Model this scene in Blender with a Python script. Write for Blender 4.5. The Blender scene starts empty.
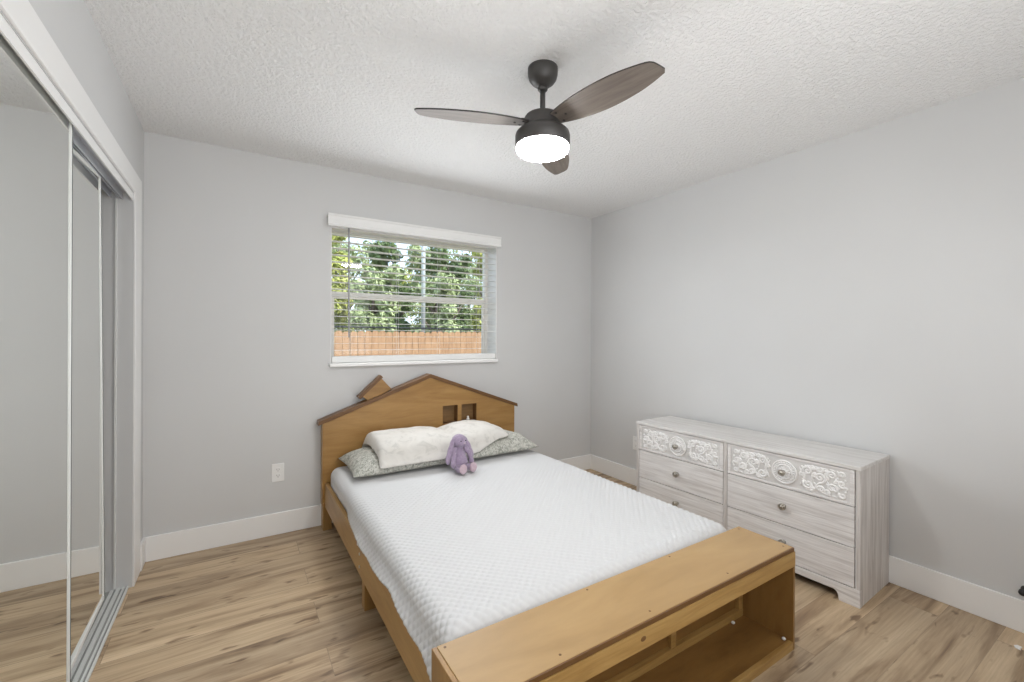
import bpy, bmesh, math, random
import numpy as np
from mathutils import Vector, Matrix, noise
SC = bpy.context.scene
COL = SC.collection
PI = math.pi

# ------------------------------------------------------------------ camera, world, sun, exposure
cam_d = bpy.data.cameras.new('camera'); cam = bpy.data.objects.new('camera', cam_d); COL.objects.link(cam)
cam_d.sensor_fit = 'HORIZONTAL'; cam_d.sensor_width = 36.0
cam_d.lens = 437.583 / 1024 * 36.0
cam_d.shift_y = -(341.0 - 335.797) / 1024
cam_d.clip_start = 0.02
_t, _ro = math.radians(57.8961), math.radians(0.24172)
_f = Vector((math.cos(_t), math.sin(_t), 0)); _r = Vector((math.sin(_t), -math.cos(_t), 0)); _u = Vector((0, 0, 1))
_r2 = _r * math.cos(_ro) + _u * math.sin(_ro); _u2 = _r2.cross(_f)
cam.matrix_world = Matrix(((_r2.x, _u2.x, -_f.x, 0.45158), (_r2.y, _u2.y, -_f.y, -3.21113), (_r2.z, _u2.z, -_f.z, 1.29129), (0, 0, 0, 1)))
SC.camera = cam
vs = SC.view_settings
vs.view_transform = 'Standard'; vs.look = 'None'; vs.gamma = 1.0; vs.use_curve_mapping = False
vs.exposure = -0.09
SC.cycles.diffuse_bounces = 8; SC.cycles.max_bounces = 14; SC.cycles.glossy_bounces = 5
SC.cycles.sample_clamp_indirect = 6.0
SC.cycles.use_denoising = True
SC.cycles.caustics_reflective = True; SC.cycles.caustics_refractive = False

W = bpy.data.worlds.new('sky'); SC.world = W; W.use_nodes = True
wn = W.node_tree.nodes; wl = W.node_tree.links
bg = wn['Background']; bg.inputs['Strength'].default_value = 2.7
_sky = wn.new('ShaderNodeTexSky'); _sky.sky_type = 'PREETHAM'
_sky.turbidity = 3.0
_sky.sun_direction = (0.35, -0.55, 0.75)
_mix = wn.new('ShaderNodeMixRGB'); _mix.inputs[0].default_value = 0.35
_mix.inputs[1].default_value = (0.72, 0.84, 1.0, 1)
wl.new(_sky.outputs[0], _mix.inputs[2]); wl.new(_mix.outputs[0], bg.inputs[0])
sun_d = bpy.data.lights.new('sun', 'SUN'); sun_d.energy = 6.0; sun_d.angle = math.radians(1.0); sun_d.color = (1, 0.95, 0.86)
sun = bpy.data.objects.new('sun', sun_d); COL.objects.link(sun)
sun.rotation_euler = Vector((-0.35, 0.62, -0.70)).to_track_quat('-Z', 'Y').to_euler()
FAN_LIGHT = 96.0
def area(name, loc, direction, sx, sy, watts, col):
    d = bpy.data.lights.new(name, 'AREA'); d.shape = 'RECTANGLE'; d.size = sx; d.size_y = sy; d.energy = watts; d.color = col
    o = bpy.data.objects.new(name, d); COL.objects.link(o); o.location = loc; o.rotation_euler = Vector(direction).to_track_quat('-Z', 'Z').to_euler(); return o
A_WIN = area('window_fill', (1.65, -0.075, 1.52), (0, -1, -0.12), 1.25, 0.80, 16.5, (0.92, 0.96, 1.0))  # added lamp on the room side of the blind, standing in for window daylight
A_FILL = area('front_fill', (1.2, -3.46, 1.62), (0, 1, 0.0), 2.0, 1.4, 20.0, (0.97, 0.985, 1.0))  # added fill lamp just inside the closed front wall, behind the camera
A_UP = area('upward_fill', (1.6, -3.40, 1.0), (0, 0.6, 0.8), 2.4, 0.8, 17.0, (0.97, 0.985, 1.0))  # second added fill lamp, aimed up and forward to lift the ceiling

# ------------------------------------------------------------------ material helpers
def new_mat(name):
    m = bpy.data.materials.new(name); m.use_nodes = True
    nt = m.node_tree
    return m, nt, nt.nodes['Principled BSDF']
def nd(nt, typ, **kw):
    n = nt.nodes.new(typ)
    for k, v in kw.items():
        if k.startswith('_'): setattr(n, k[1:], v)
        else: n.inputs[k.replace('_', ' ')].default_value = v
    return n
def coords(nt, scale=(1, 1, 1), rot=(0, 0, 0), kind='Object'):
    tc = nd(nt, 'ShaderNodeTexCoord'); mp = nd(nt, 'ShaderNodeMapping')
    mp.inputs['Scale'].default_value = scale; mp.inputs['Rotation'].default_value = rot
    nt.links.new(tc.outputs[kind], mp.inputs[0]); return mp.outputs[0]
def ramp(nt, fac, stops):
    r = nd(nt, 'ShaderNodeValToRGB'); el = r.color_ramp.elements
    while len(el) < len(stops): el.new(0.5)
    for e, (p, c) in zip(el, stops): e.position = p; e.color = (*c, 1) if len(c) == 3 else c
    nt.links.new(fac, r.inputs[0]); return r.outputs[0]
def mixc(nt, fac, a, b, mode='MIX'):
    m = nd(nt, 'ShaderNodeMixRGB'); m.blend_type = mode
    for i, v in ((0, fac), (1, a), (2, b)):
        if hasattr(v, 'is_output'): nt.links.new(v, m.inputs[i])
        elif i == 0: m.inputs[0].default_value = v
        else: m.inputs[i].default_value = (*v, 1)
    return m.outputs[0]
def math_n(nt, op, a, b=None):
    m = nd(nt, 'ShaderNodeMath'); m.operation = op
    for i, v in ((0, a), (1, b)):
        if v is None: continue
        if hasattr(v, 'is_output'): nt.links.new(v, m.inputs[i])
        else: m.inputs[i].default_value = v
    return m.outputs[0]
def add_bump(nt, p, h, strength=0.3, dist=0.002):
    b = nd(nt, 'ShaderNodeBump'); b.inputs['Strength'].default_value = strength; b.inputs['Distance'].default_value = dist
    nt.links.new(h, b.inputs['Height']); nt.links.new(b.outputs[0], p.inputs['Normal'])
def noise_n(nt, vec, scale, detail=4, rough=0.55, dist=0.0):
    n = nd(nt, 'ShaderNodeTexNoise'); n.inputs['Scale'].default_value = scale; n.inputs['Detail'].default_value = detail
    n.inputs['Roughness'].default_value = rough; n.inputs['Distortion'].default_value = dist
    nt.links.new(vec, n.inputs['Vector']); return n.outputs['Fac']
def plain(name, col, rough=0.5, metal=0.0, bump=None, var=0.0, emit=None):
    m, nt, p = new_mat(name)
    p.inputs['Base Color'].default_value = (*col, 1); p.inputs['Roughness'].default_value = rough; p.inputs['Metallic'].default_value = metal
    v = coords(nt)
    n = noise_n(nt, v, bump[0] if bump else 6.0, 4)
    if var:
        c = ramp(nt, n, [(0.3, tuple(max(0, x * (1 - var)) for x in col)), (0.7, tuple(min(1, x * (1 + var)) for x in col))])
        nt.links.new(c, p.inputs['Base Color'])
    if bump: add_bump(nt, p, n, bump[1], bump[2])
    if emit:
        p.inputs['Emission Color'].default_value = (*emit[0], 1); p.inputs['Emission Strength'].default_value = emit[1]
    return m
def wood(name, c_dark, c_mid, c_light, axis=0, stretch=14.0, scale=3.0, rough=0.4, fine=0.5, bumpy=0.05, off=0.0):
    m, nt, p = new_mat(name)
    sc = [stretch, stretch, stretch]; sc[axis] = 1.0
    v = coords(nt, tuple(sc)); v2 = coords(nt, tuple(s * 3.5 if i != axis else 1.6 for i, s in enumerate(sc)))
    a = noise_n(nt, v, scale, 6, 0.6, 0.8); b = noise_n(nt, v2, scale * 1.5, 5, 0.65)
    c1 = ramp(nt, a, [(0.28, c_dark), (0.5, c_mid), (0.74, c_light)])
    c2 = ramp(nt, b, [(0.3, (0.62,) * 3), (0.6, (1.0,) * 3)])
    c = mixc(nt, fine, c1, c2, 'MULTIPLY')
    nt.links.new(c, p.inputs['Base Color']); p.inputs['Roughness'].default_value = rough
    add_bump(nt, p, b, bumpy, 0.001)
    return m

# ------------------------------------------------------------------ mesh helpers
def prop(o, label=None, cat=None, group=None, kind=None):
    if label: o['label'] = label
    if cat: o['category'] = cat
    if group: o['group'] = group
    if kind: o['kind'] = kind
    return o
def empty(name, loc=(0, 0, 0), rz=0.0):
    o = bpy.data.objects.new(name, None); COL.objects.link(o); o.location = loc; o.rotation_euler = (0, 0, rz); o.empty_display_size = 0.1
    return o
def link(name, bm, mat, parent=None, smooth=False, bevel=0.0, seg=2, loc=None, subsurf=0):
    me = bpy.data.meshes.new(name)
    bmesh.ops.recalc_face_normals(bm, faces=bm.faces)
    bm.to_mesh(me); bm.free()
    for mm in (mat if isinstance(mat, (list, tuple)) else [mat]): me.materials.append(mm)
    o = bpy.data.objects.new(name, me); COL.objects.link(o)
    if loc is not None: o.location = loc
    if parent: o.parent = parent
    if smooth:
        for f in me.polygons: f.use_smooth = True
    if bevel:
        b = o.modifiers.new('bevel', 'BEVEL'); b.width = bevel; b.segments = seg; b.limit_method = 'ANGLE'; b.angle_limit = math.radians(35)
    if subsurf:
        s = o.modifiers.new('subsurf', 'SUBSURF'); s.levels = subsurf; s.render_levels = subsurf
    return o
def box(bm, x0, x1, y0, y1, z0, z1, mat=None, mi=0):
    vs_ = [bm.verts.new((x, y, z)) for x in (x0, x1) for y in (y0, y1) for z in (z0, z1)]
    if mat is not None:
        for v in vs_: v.co = mat @ v.co
    for idx in ((0, 1, 3, 2), (4, 6, 7, 5), (0, 4, 5, 1), (2, 3, 7, 6), (0, 2, 6, 4), (1, 5, 7, 3)):
        f = bm.faces.new([vs_[i] for i in idx]); f.material_index = mi
    return vs_
def B(*boxes):
    bm = bmesh.new()
    for b in boxes: box(bm, *b)
    return bm
def prism(bm, pts, axis, a0, a1, mat=None):
    """extrude a 2D outline along an axis; pts in the two other axes (in x,y,z order)"""
    def mk(p, a):
        c = list(p); c.insert(axis, a); v = Vector(c)
        return mat @ v if mat is not None else v
    n = len(pts)
    A = [bm.verts.new(mk(p, a0)) for p in pts]; C = [bm.verts.new(mk(p, a1)) for p in pts]
    bm.faces.new(A); bm.faces.new(C[::-1])
    for i in range(n): bm.faces.new((A[i], C[i], C[(i + 1) % n], A[(i + 1) % n]))
def lathe(bm, prof, n=40, mat=None, cap0=True, cap1=True, mi=0):
    """prof: list of (r,z) revolved about z"""
    rings = []
    for r, z in prof:
        ring = [bm.verts.new((r * math.cos(2 * PI * k / n), r * math.sin(2 * PI * k / n), z)) for k in range(n)]
        rings.append(ring)
    for a, b in zip(rings, rings[1:]):
        for k in range(n):
            f = bm.faces.new((a[k], a[(k + 1) % n], b[(k + 1) % n], b[k])); f.material_index = mi
    if cap0: bm.faces.new(rings[0]).material_index = mi
    if cap1: bm.faces.new(rings[-1][::-1]).material_index = mi
    if mat is not None:
        for ring in rings:
            for v in ring: v.co = mat @ v.co
def tube(bm, pts, rads, n=6, mat=None, caps=True, flat=1.0):
    """sweep along 3D points; rads scalar or list"""
    pts = [Vector(p) for p in pts]; m = len(pts)
    if not hasattr(rads, '__len__'): rads = [rads] * m
    rings = []; up = Vector((0.123, 0.31, 0.95)).normalized(); prev = None
    for i, p in enumerate(pts):
        t = (pts[min(i + 1, m - 1)] - pts[max(i - 1, 0)]).normalized()
        if prev is None:
            a = t.cross(up)
            if a.length < 0.1: a = t.cross(Vector((1, 0, 0)))
            a.normalize()
        else:
            a = prev - t * prev.dot(t); a.normalize()
        prev = a; b = t.cross(a)
        ring = []
        for k in range(n):
            co = p + (a * math.cos(2 * PI * k / n) + b * math.sin(2 * PI * k / n)) * rads[i]
            ring.append(bm.verts.new(mat @ co if mat is not None else co))
        rings.append(ring)
    for a, b in zip(rings, rings[1:]):
        for k in range(n): bm.faces.new((a[k], a[(k + 1) % n], b[(k + 1) % n], b[k]))
    if caps: bm.faces.new(rings[0]); bm.faces.new(rings[-1][::-1])
def grid_mesh(name, P, mat, parent=None, smooth=True, uv=None, close=False):
    """P: (nu,nv,3) array of points"""
    nu, nv = P.shape[:2]
    verts = P.reshape(-1, 3).tolist()
    idx = np.arange(nu * nv).reshape(nu, nv)
    q = np.stack([idx[:-1, :-1], idx[1:, :-1], idx[1:, 1:], idx[:-1, 1:]], -1).reshape(-1, 4).tolist()
    me = bpy.data.meshes.new(name); me.from_pydata(verts, [], q)
    if uv is not None:
        l = me.uv_layers.new(name='UVMap'); vi = np.empty(len(me.loops), dtype=np.int32); me.loops.foreach_get('vertex_index', vi)
        l.data.foreach_set('uv', uv.reshape(-1, 2)[vi].astype(np.float32).ravel())
    me.materials.append(mat)
    if smooth: me.polygons.foreach_set('use_smooth', [True] * len(me.polygons))
    me.update()
    o = bpy.data.objects.new(name, me); COL.objects.link(o)
    if parent: o.parent = parent
    return o
def ellipsoid(bm, c, r, rot=None, seg=24, rings=16):
    M = Matrix.Translation(c) @ (rot.to_matrix().to_4x4() if rot is not None else Matrix.Identity(4)) @ Matrix.Diagonal((*r, 1))
    bmesh.ops.create_uvsphere(bm, u_segments=seg, v_segments=rings, radius=1.0, matrix=M)

# ------------------------------------------------------------------ materials
# walls: light grey paint
def wall_mat():
    m, nt, p = new_mat('grey_wall_paint')
    v = coords(nt); n = noise_n(nt, v, 160, 3)
    big = noise_n(nt, v, 1.3, 2)
    c = ramp(nt, big, [(0.3, (0.615, 0.615, 0.613)), (0.7, (0.645, 0.645, 0.643))])
    nt.links.new(c, p.inputs['Base Color']); p.inputs['Roughness'].default_value = 0.55
    add_bump(nt, p, n, 0.06, 0.001); return m
M_wall = wall_mat()
def ceil_mat():
    m, nt, p = new_mat('knockdown_ceiling_plaster')
    v = coords(nt)
    a = noise_n(nt, v, 62, 4, 0.6, 0.2); b = noise_n(nt, v, 150, 3, 0.6)
    s = ramp(nt, a, [(0.40, (0, 0, 0)), (0.60, (1, 1, 1))])
    h = math_n(nt, 'ADD', s, math_n(nt, 'MULTIPLY', b, 0.35))
    p.inputs['Base Color'].default_value = (0.88, 0.875, 0.868, 1); p.inputs['Roughness'].default_value = 0.7
    add_bump(nt, p, h, 0.85, 0.005); return m
M_ceil = ceil_mat()
M_trim = plain('white_trim_paint', (0.86, 0.855, 0.845), 0.35, bump=(30, 0.03, 0.001))
def floor_mat():
    m, nt, p = new_mat('oak_laminate_planks')
    v = coords(nt)
    br = nd(nt, 'ShaderNodeTexBrick'); br.offset = 0.37; br.offset_frequency = 2
    br.inputs['Scale'].default_value = 1.0; br.inputs['Brick Width'].default_value = 1.22; br.inputs['Row Height'].default_value = 0.182
    br.inputs['Mortar Size'].default_value = 0.0012; br.inputs['Mortar Smooth'].default_value = 0.1; br.inputs['Bias'].default_value = 0.0
    br.inputs['Color1'].default_value = (0, 0, 0, 1); br.inputs['Color2'].default_value = (1, 1, 1, 1); br.inputs['Mortar'].default_value = (0.5, 0.5, 0.5, 1)
    nt.links.new(v, br.inputs['Vector'])
    # shift the grain per plank
    off = nd(nt, 'ShaderNodeVectorMath'); off.operation = 'SCALE'; off.inputs[3].default_value = 17.0
    nt.links.new(br.outputs['Color'], off.inputs[0])
    add = nd(nt, 'ShaderNodeVectorMath'); add.operation = 'ADD'; nt.links.new(v, add.inputs[0]); nt.links.new(off.outputs[0], add.inputs[1])
    def mp(s):
        q = nd(nt, 'ShaderNodeMapping'); q.inputs['Scale'].default_value = s; nt.links.new(add.outputs[0], q.inputs[0]); return q.outputs[0]
    g1 = noise_n(nt, mp((0.8, 7.5, 1)), 1.4, 4, 0.58, 0.7)
    g2 = noise_n(nt, mp((2.0, 60.0, 1)), 2.0, 5, 0.65, 0.3)
    g3 = noise_n(nt, mp((2.6, 9.0, 1)), 2.6, 2, 0.5, 0.25)
    c = ramp(nt, g1, [(0.28, (0.19, 0.12, 0.07)), (0.39, (0.375, 0.265, 0.165)), (0.50, (0.55, 0.415, 0.272)), (0.72, (0.69, 0.545, 0.375))])
    kn = ramp(nt, g3, [(0.62, (1, 1, 1)), (0.71, (0.34, 0.27, 0.22))])
    c = mixc(nt, 0.85, c, kn, 'MULTIPLY')
    fine = ramp(nt, g2, [(0.3, (0.74, 0.72, 0.70)), (0.62, (1, 1, 1))])
    c = mixc(nt, 0.8, c, fine, 'MULTIPLY')
    tone = ramp(nt, br.outputs['Color'], [(0.0, (0.84, 0.83, 0.82)), (1.0, (1.06, 1.04, 1.0))])
    c = mixc(nt, 1.0, c, tone, 'MULTIPLY')
    c = mixc(nt, math_n(nt, 'MULTIPLY', br.outputs['Fac'], 0.55), c, (0.16, 0.11, 0.075))
    nt.links.new(c, p.inputs['Base Color'])
    p.inputs['Roughness'].default_value = 0.42
    h = math_n(nt, 'SUBTRACT', math_n(nt, 'MULTIPLY', g2, 0.4), br.outputs['Fac'])
    add_bump(nt, p, h, 0.25, 0.0012); return m
M_floor = floor_mat()
M_honey = wood('honey_plywood', (0.29, 0.15, 0.042), (0.365, 0.20, 0.062), (0.43, 0.25, 0.085), 0, 6, 2.2, 0.36, 0.25)
M_honeyv = wood('honey_plywood_upright', (0.27, 0.14, 0.042), (0.345, 0.19, 0.06), (0.41, 0.235, 0.08), 2, 6, 2.2, 0.36, 0.25)
M_honeyy = wood('honey_pine_rail', (0.33, 0.18, 0.055), (0.40, 0.235, 0.08), (0.46, 0.28, 0.105), 1, 8, 2.2, 0.36, 0.25)
M_benchtop = wood('tan_plywood_top', (0.375, 0.235, 0.10), (0.43, 0.275, 0.122), (0.48, 0.315, 0.145), 0, 3, 1.8, 0.4, 0.12)
M_pine = wood('varnished_pine_lip', (0.31, 0.165, 0.045), (0.42, 0.25, 0.08), (0.50, 0.315, 0.115), 0, 12, 3, 0.35, 0.35)
M_roof = wood('brown_stained_trim', (0.115, 0.05, 0.016), (0.155, 0.072, 0.022), (0.19, 0.09, 0.03), 0, 10, 3, 0.4, 0.3)
M_benchin = wood('shaded_honey_plywood', (0.19, 0.095, 0.026), (0.25, 0.13, 0.037), (0.30, 0.165, 0.05), 0, 5, 2.2, 0.4, 0.3)  # browner plywood with the shade inside the bench put into its colour
M_benchinv = wood('shaded_honey_plywood_end', (0.20, 0.10, 0.028), (0.27, 0.145, 0.042), (0.32, 0.18, 0.056), 2, 5, 2.2, 0.4, 0.3)  # same shade put into the colour of the bench's right end panel
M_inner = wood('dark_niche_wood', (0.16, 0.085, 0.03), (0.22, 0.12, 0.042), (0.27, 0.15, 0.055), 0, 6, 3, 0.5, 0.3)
ww = ((0.58, 0.545, 0.52), (0.77, 0.745, 0.73), (0.88, 0.865, 0.855))
M_ww_h = wood('whitewashed_wood_lengthwise', *ww, axis=1, stretch=16, scale=2.4, rough=0.5, fine=0.45)
M_ww_top = wood('whitewashed_wood_top', (0.58, 0.555, 0.53), (0.71, 0.69, 0.67), (0.80, 0.785, 0.77), axis=1, stretch=16, scale=2.4, rough=0.5, fine=0.35)
M_ww_v = wood('whitewashed_wood_upright', (0.47, 0.43, 0.405), (0.66, 0.625, 0.60), (0.82, 0.79, 0.77), axis=2, stretch=16, scale=2.4, rough=0.5, fine=0.45)
M_carve = plain('white_painted_carving', (0.87, 0.86, 0.85), 0.5, bump=(60, 0.1, 0.001), var=0.04)
M_carve_bg = plain('grey_carving_ground', (0.66, 0.645, 0.63), 0.6, var=0.1)
M_black_gap = plain('dark_cabinet_inside', (0.06, 0.05, 0.045), 0.8)
M_knob = plain('antiqued_metal', (0.47, 0.44, 0.39), 0.35, 0.85, var=0.15)
M_knob_in = plain('dark_antiqued_metal', (0.20, 0.185, 0.16), 0.4, 0.8, var=0.3)
M_fan = plain('matte_black_metal', (0.065, 0.061, 0.058), 0.42, 0.3)
M_blade = wood('grey_brown_blade_wood', (0.11, 0.088, 0.072), (0.162, 0.135, 0.114), (0.21, 0.18, 0.155), 0, 14, 3, 0.45, 0.4)
M_blade_edge = plain('dark_blade_edge', (0.03, 0.025, 0.022), 0.5)
M_alu = plain('brushed_aluminium', (0.78, 0.79, 0.79), 0.28, 0.9)
M_alu_p = plain('white_painted_metal', (0.76, 0.77, 0.75), 0.35)
M_track = plain('galvanised_track', (0.62, 0.64, 0.68), 0.35, 0.35)
M_groove = plain('dark_track_groove', (0.36, 0.37, 0.35), 0.5)
M_mirror = plain('mirror_glass', (0.87, 0.885, 0.865), 0.0, 1.0)
M_blind = plain('white_faux_wood', (0.84, 0.84, 0.83), 0.4)
M_wand = plain('clear_grey_wand', (0.30, 0.30, 0.31), 0.25)
M_outlet = plain('white_plastic', (0.85, 0.845, 0.83), 0.3)
M_slot = plain('dark_slot', (0.03, 0.03, 0.03), 0.6)
M_sash = plain('tan_vinyl_sash', (0.80, 0.77, 0.72), 0.4)
M_stop = plain('black_rubber', (0.015, 0.015, 0.016), 0.5)
M_paper = plain('white_paper', (0.85, 0.85, 0.84), 0.7)
def glass_mat():
    m = bpy.data.materials.new('window_glass'); m.use_nodes = True; nt = m.node_tree; nt.nodes.clear()
    o = nd(nt, 'ShaderNodeOutputMaterial'); mx = nd(nt, 'ShaderNodeMixShader'); tr = nd(nt, 'ShaderNodeBsdfTransparent'); gl = nd(nt, 'ShaderNodeBsdfGlossy')
    tr.inputs[0].default_value = (0.96, 0.975, 0.97, 1); gl.inputs['Roughness'].default_value = 0.0
    fr = nd(nt, 'ShaderNodeFresnel'); fr.inputs[0].default_value = 1.3
    nt.links.new(fr.outputs[0], mx.inputs[0]); nt.links.new(tr.outputs[0], mx.inputs[1]); nt.links.new(gl.outputs[0], mx.inputs[2]); nt.links.new(mx.outputs[0], o.inputs[0])
    return m
M_glass = glass_mat()

# ------------------------------------------------------------------ room shell
RW, RH, RF = 3.379, 2.44, -3.50      # right wall x, ceiling z, front wall y
WX0, WX1, WZ0, WZ1 = 0.995, 2.31, 1.085, 2.08   # window opening
CY0, CY1, CZ = -0.29, -2.75, 2.012   # closet opening
S = lambda name, bm, mat, **k: prop(link(name, bm, mat, **k), kind='structure')
S('floor', B((-0.9, RW + 0.2, RF - 0.2, 0.2, -0.15, 0.0)), M_floor)
S('ceiling', B((-0.9, RW + 0.2, RF - 0.2, 0.35, RH, RH + 0.15)), M_ceil)
S('wall_back', B((-0.9, WX0, 0, 0.2, 0, RH), (WX1, RW + 0.2, 0, 0.2, 0, RH), (WX0, WX1, 0, 0.2, 0, WZ0), (WX0, WX1, 0, 0.2, WZ1, RH)), M_wall)
S('wall_right', B((RW, RW + 0.2, RF - 0.2, 0, 0, RH)), M_wall)
S('wall_front', B((-0.9, RW, RF - 0.2, RF, 0, RH)), M_wall)
S('wall_left', B((-0.14, 0, CY0, 0, 0, RH), (-0.14, 0, RF, CY1, 0, RH), (-0.14, 0, CY1, CY0, CZ, RH)), M_wall)
S('wall_closet', B((-0.9, -0.78, RF, 0, 0, RH)), M_wall)
BBH, BBT = 0.14, 0.014
S('baseboard_back', B((BBT, RW, -BBT, 0, 0, BBH)), M_trim, bevel=0.003)
S('baseboard_right', B((RW - BBT, RW, RF, -BBT, 0, BBH)), M_trim, bevel=0.003)
S('baseboard_left', B((0, BBT, -0.125, 0, 0, BBH)), M_trim, bevel=0.003)
S('baseboard_front', B((0, RW - BBT, RF, RF + BBT, 0, BBH)), M_trim, bevel=0.003)

# closet casing, tracks and mirrored sliding doors
S('trim_1', B((0, 0.009, CY0, -0.125, 0, 2.12), (0, 0.009, CY1 - 0.1, CY0, 2.016, 2.12), (0, 0.009, CY1 - 0.1, CY1, 0, 2.016)), M_trim, bevel=0.002)
S('trim_6', B((-0.006, -0.001, CY1, CY0, 1.974, 2.0095)), M_trim)
bm = B((-0.125, -0.003, CY1, CY0, 2.0085, 2.0115), (-0.045, -0.041, CY1, CY0, 1.972, 2.009),
       (-0.055, -0.051, CY1, CY0, 1.972, 2.009), (-0.089, -0.085, CY1, CY0, 1.972, 2.009))
S('trim_2', bm, M_track)
bm = B((-0.116, -0.014, CY1, CY0, 0, 0.003))
S('trim_3', bm, M_groove)
bm = B((-0.020, -0.012, CY1, CY0, 0.003, 0.012), (-0.036, -0.028, CY1, CY0, 0.003, 0.010), (-0.060, -0.046, CY1, CY0, 0.003, 0.010),
       (-0.082, -0.070, CY1, CY0, 0.003, 0.010), (-0.116, -0.106, CY1, CY0, 0.003, 0.012))
S('trim_5', bm, M_alu_p)
S('trim_4', B((-0.070, -0.063, CY0 - 0.010, CY0, 0.012, 1.972)), M_alu_p)
def mirror_door(name, xc, ya, yb, z0, z1, tilt, label):
    """a mirror panel in a thin metal frame; ya = edge nearest the window wall"""
    d = prop(empty(name, (xc, ya, z0)), kind='structure'); d['label'] = label
    d.rotation_euler = (tilt, 0, 0)
    w = ya - yb; h = z1 - z0; t = 0.008; fw = 0.013
    f = link('door_frame', B((-t, t, -fw, 0, 0, h), (-t, t, -w, -w + fw, 0, h), (-t, t, -w + fw, -fw, 0, fw + 0.006), (-t, t, -w + fw, -fw, h - fw, h)), M_alu_p, d, bevel=0.002)
    link('seal_strip', B((t, t + 0.001, -fw * 0.62, -fw * 0.42, 0, h)), M_slot, d)
    link('mirror', B((-0.003, 0.004, -w + fw - 0.003, -fw + 0.003, fw + 0.003, h - fw + 0.003)), M_mirror, d)
    return d
D1Y, D2Y, D2T = -1.205, -0.548, 0.048
mirror_door('door_1', -0.021, D1Y, -2.45, 0.016, 2.004, 0.0, 'front sliding mirror panel')
mirror_door('door_2', -0.062, D2Y, -1.80, 0.093, 1.985, D2T, 'rear sliding mirror panel, slightly tilted')

# ------------------------------------------------------------------ window: recess lining, sashes, glass, sill
win = prop(empty('window_1', (0, 0, 0)), kind='structure')
YW = 0.15
link('sill', B((WX0 - 0.012, WX1 - 0.006, -0.040, YW, WZ0 - 0.012, WZ0 + 0.012)), M_trim, win, bevel=0.004)
link('reveal', B((WX0, WX0 + 0.004, 0.0, YW, WZ0 + 0.012, WZ1), (WX1 - 0.004, WX1, 0.0, YW, WZ0 + 0.012, WZ1), (WX0, WX1, 0.0, YW, WZ1 - 0.004, WZ1)), M_trim, win)
ZM = 1.585
link('window_frame', B((WX0, WX0 + 0.03, YW, YW + 0.05, WZ0, WZ1), (WX1 - 0.03, WX1, YW, YW + 0.05, WZ0, WZ1),
     (WX0 + 0.03, WX1 - 0.03, YW, YW + 0.05, WZ1 - 0.045, WZ1), (WX0 + 0.03, WX1 - 0.03, YW, YW + 0.05, WZ0, WZ0 + 0.04)), M_sash, win, bevel=0.003)
sash = link('sash', B((WX0 + 0.03, WX1 - 0.03, YW + 0.005, YW + 0.035, ZM - 0.028, ZM + 0.022), (WX0 + 0.03, WX0 + 0.05, YW + 0.005, YW + 0.03, WZ0 + 0.04, ZM - 0.028),
     (WX1 - 0.05, WX1 - 0.03, YW + 0.005, YW + 0.03, WZ0 + 0.04, ZM - 0.028)), M_sash, win, bevel=0.003)
link('pane', B((WX0 + 0.028, WX1 - 0.028, YW + 0.022, YW + 0.024, WZ0 + 0.03, WZ1 - 0.04)), M_glass, win)

# blind
bl = prop(empty('window_blind', (0, 0, 0)), 'white slatted window blind with slats open, hanging in the window over the bed', 'blind')
bm = bmesh.new()
prism(bm, [(-0.062, 2.032), (-0.062, 2.042), (-0.056, 2.050), (-0.056, 2.098), (-0.062, 2.106), (-0.062, 2.116), (0.0, 2.116), (0.0, 2.102), (-0.044, 2.102), (-0.044, 2.032)], 0, 0.967, 2.320)
link('valance', bm, M_blind, bl)
link('headrail', B((WX0 + 0.006, WX1 - 0.006, 0.006, 0.060, 2.030, 2.074)), M_blind, bl, bevel=0.002)
bm = bmesh.new()
NSL = 18
for k in range(NSL):
    z = 1.992 - k * 0.0475
    R = Matrix.Translation((0, 0.034, z)) @ Matrix.Rotation(math.radians(-1), 4, 'X')
    box(bm, WX0 + 0.008, WX1 - 0.008, -0.025, 0.025, -0.0014, 0.0014, R)
link('slats', bm, M_blind, bl)
link('bottom_rail', B((WX0 + 0.008, WX1 - 0.008, 0.002, 0.056, WZ0 + 0.014, WZ0 + 0.058)), M_blind, bl, bevel=0.003)
for x in (1.13, 1.47, 1.80, 2.15):
    bm = bmesh.new()
    for y in (0.0085, 0.0595): tube(bm, [(x, y, WZ0 + 0.03), (x, y, 2.04)], 0.0008, 4)
    link('ladder_cord', bm, M_blind, bl)
bm = bmesh.new(); tube(bm, [(1.108, -0.012, 2.04), (1.108, -0.014, 2.0), (1.112, -0.014, 1.275)], 0.0052, 8); link('tilt_wand', bm, M_wand, bl)

# ------------------------------------------------------------------ outlets
def outlet(name, label, M, group=None):
    o = empty(name); o.matrix_world = M; prop(o, label, 'outlet')
    # local: x across, z up, -y out of the wall
    p = link('cover_plate', B((-0.036, 0.036, -0.006, 0, -0.0585, 0.0585)), M_outlet, o, bevel=0.003)
    for s in (-1, 1):
        bm = bmesh.new()
        prism(bm, [(0.0165 * math.cos(a) if abs(math.cos(a)) < .98 else .0165 * math.copysign(1, math.cos(a)), s * 0.0195 + max(-0.0125, min(0.0125, 0.0165 * math.sin(a)))) for a in [2 * PI * k / 24 for k in range(24)]], 1, -0.0085, -0.006)
        r = link('socket', bm, M_outlet, o)
        link('slots', B((-0.0075, -0.0055, -0.0089, -0.0084, s * 0.0195 - 0.001, s * 0.0195 + 0.008), (0.0055, 0.0075, -0.0089, -0.0084, s * 0.0195 - 0.001, s * 0.0195 + 0.007), (-0.002, 0.002, -0.0089, -0.0084, s * 0.0195 - 0.009, s * 0.0195 - 0.005)), M_slot, r)
    return o
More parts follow.
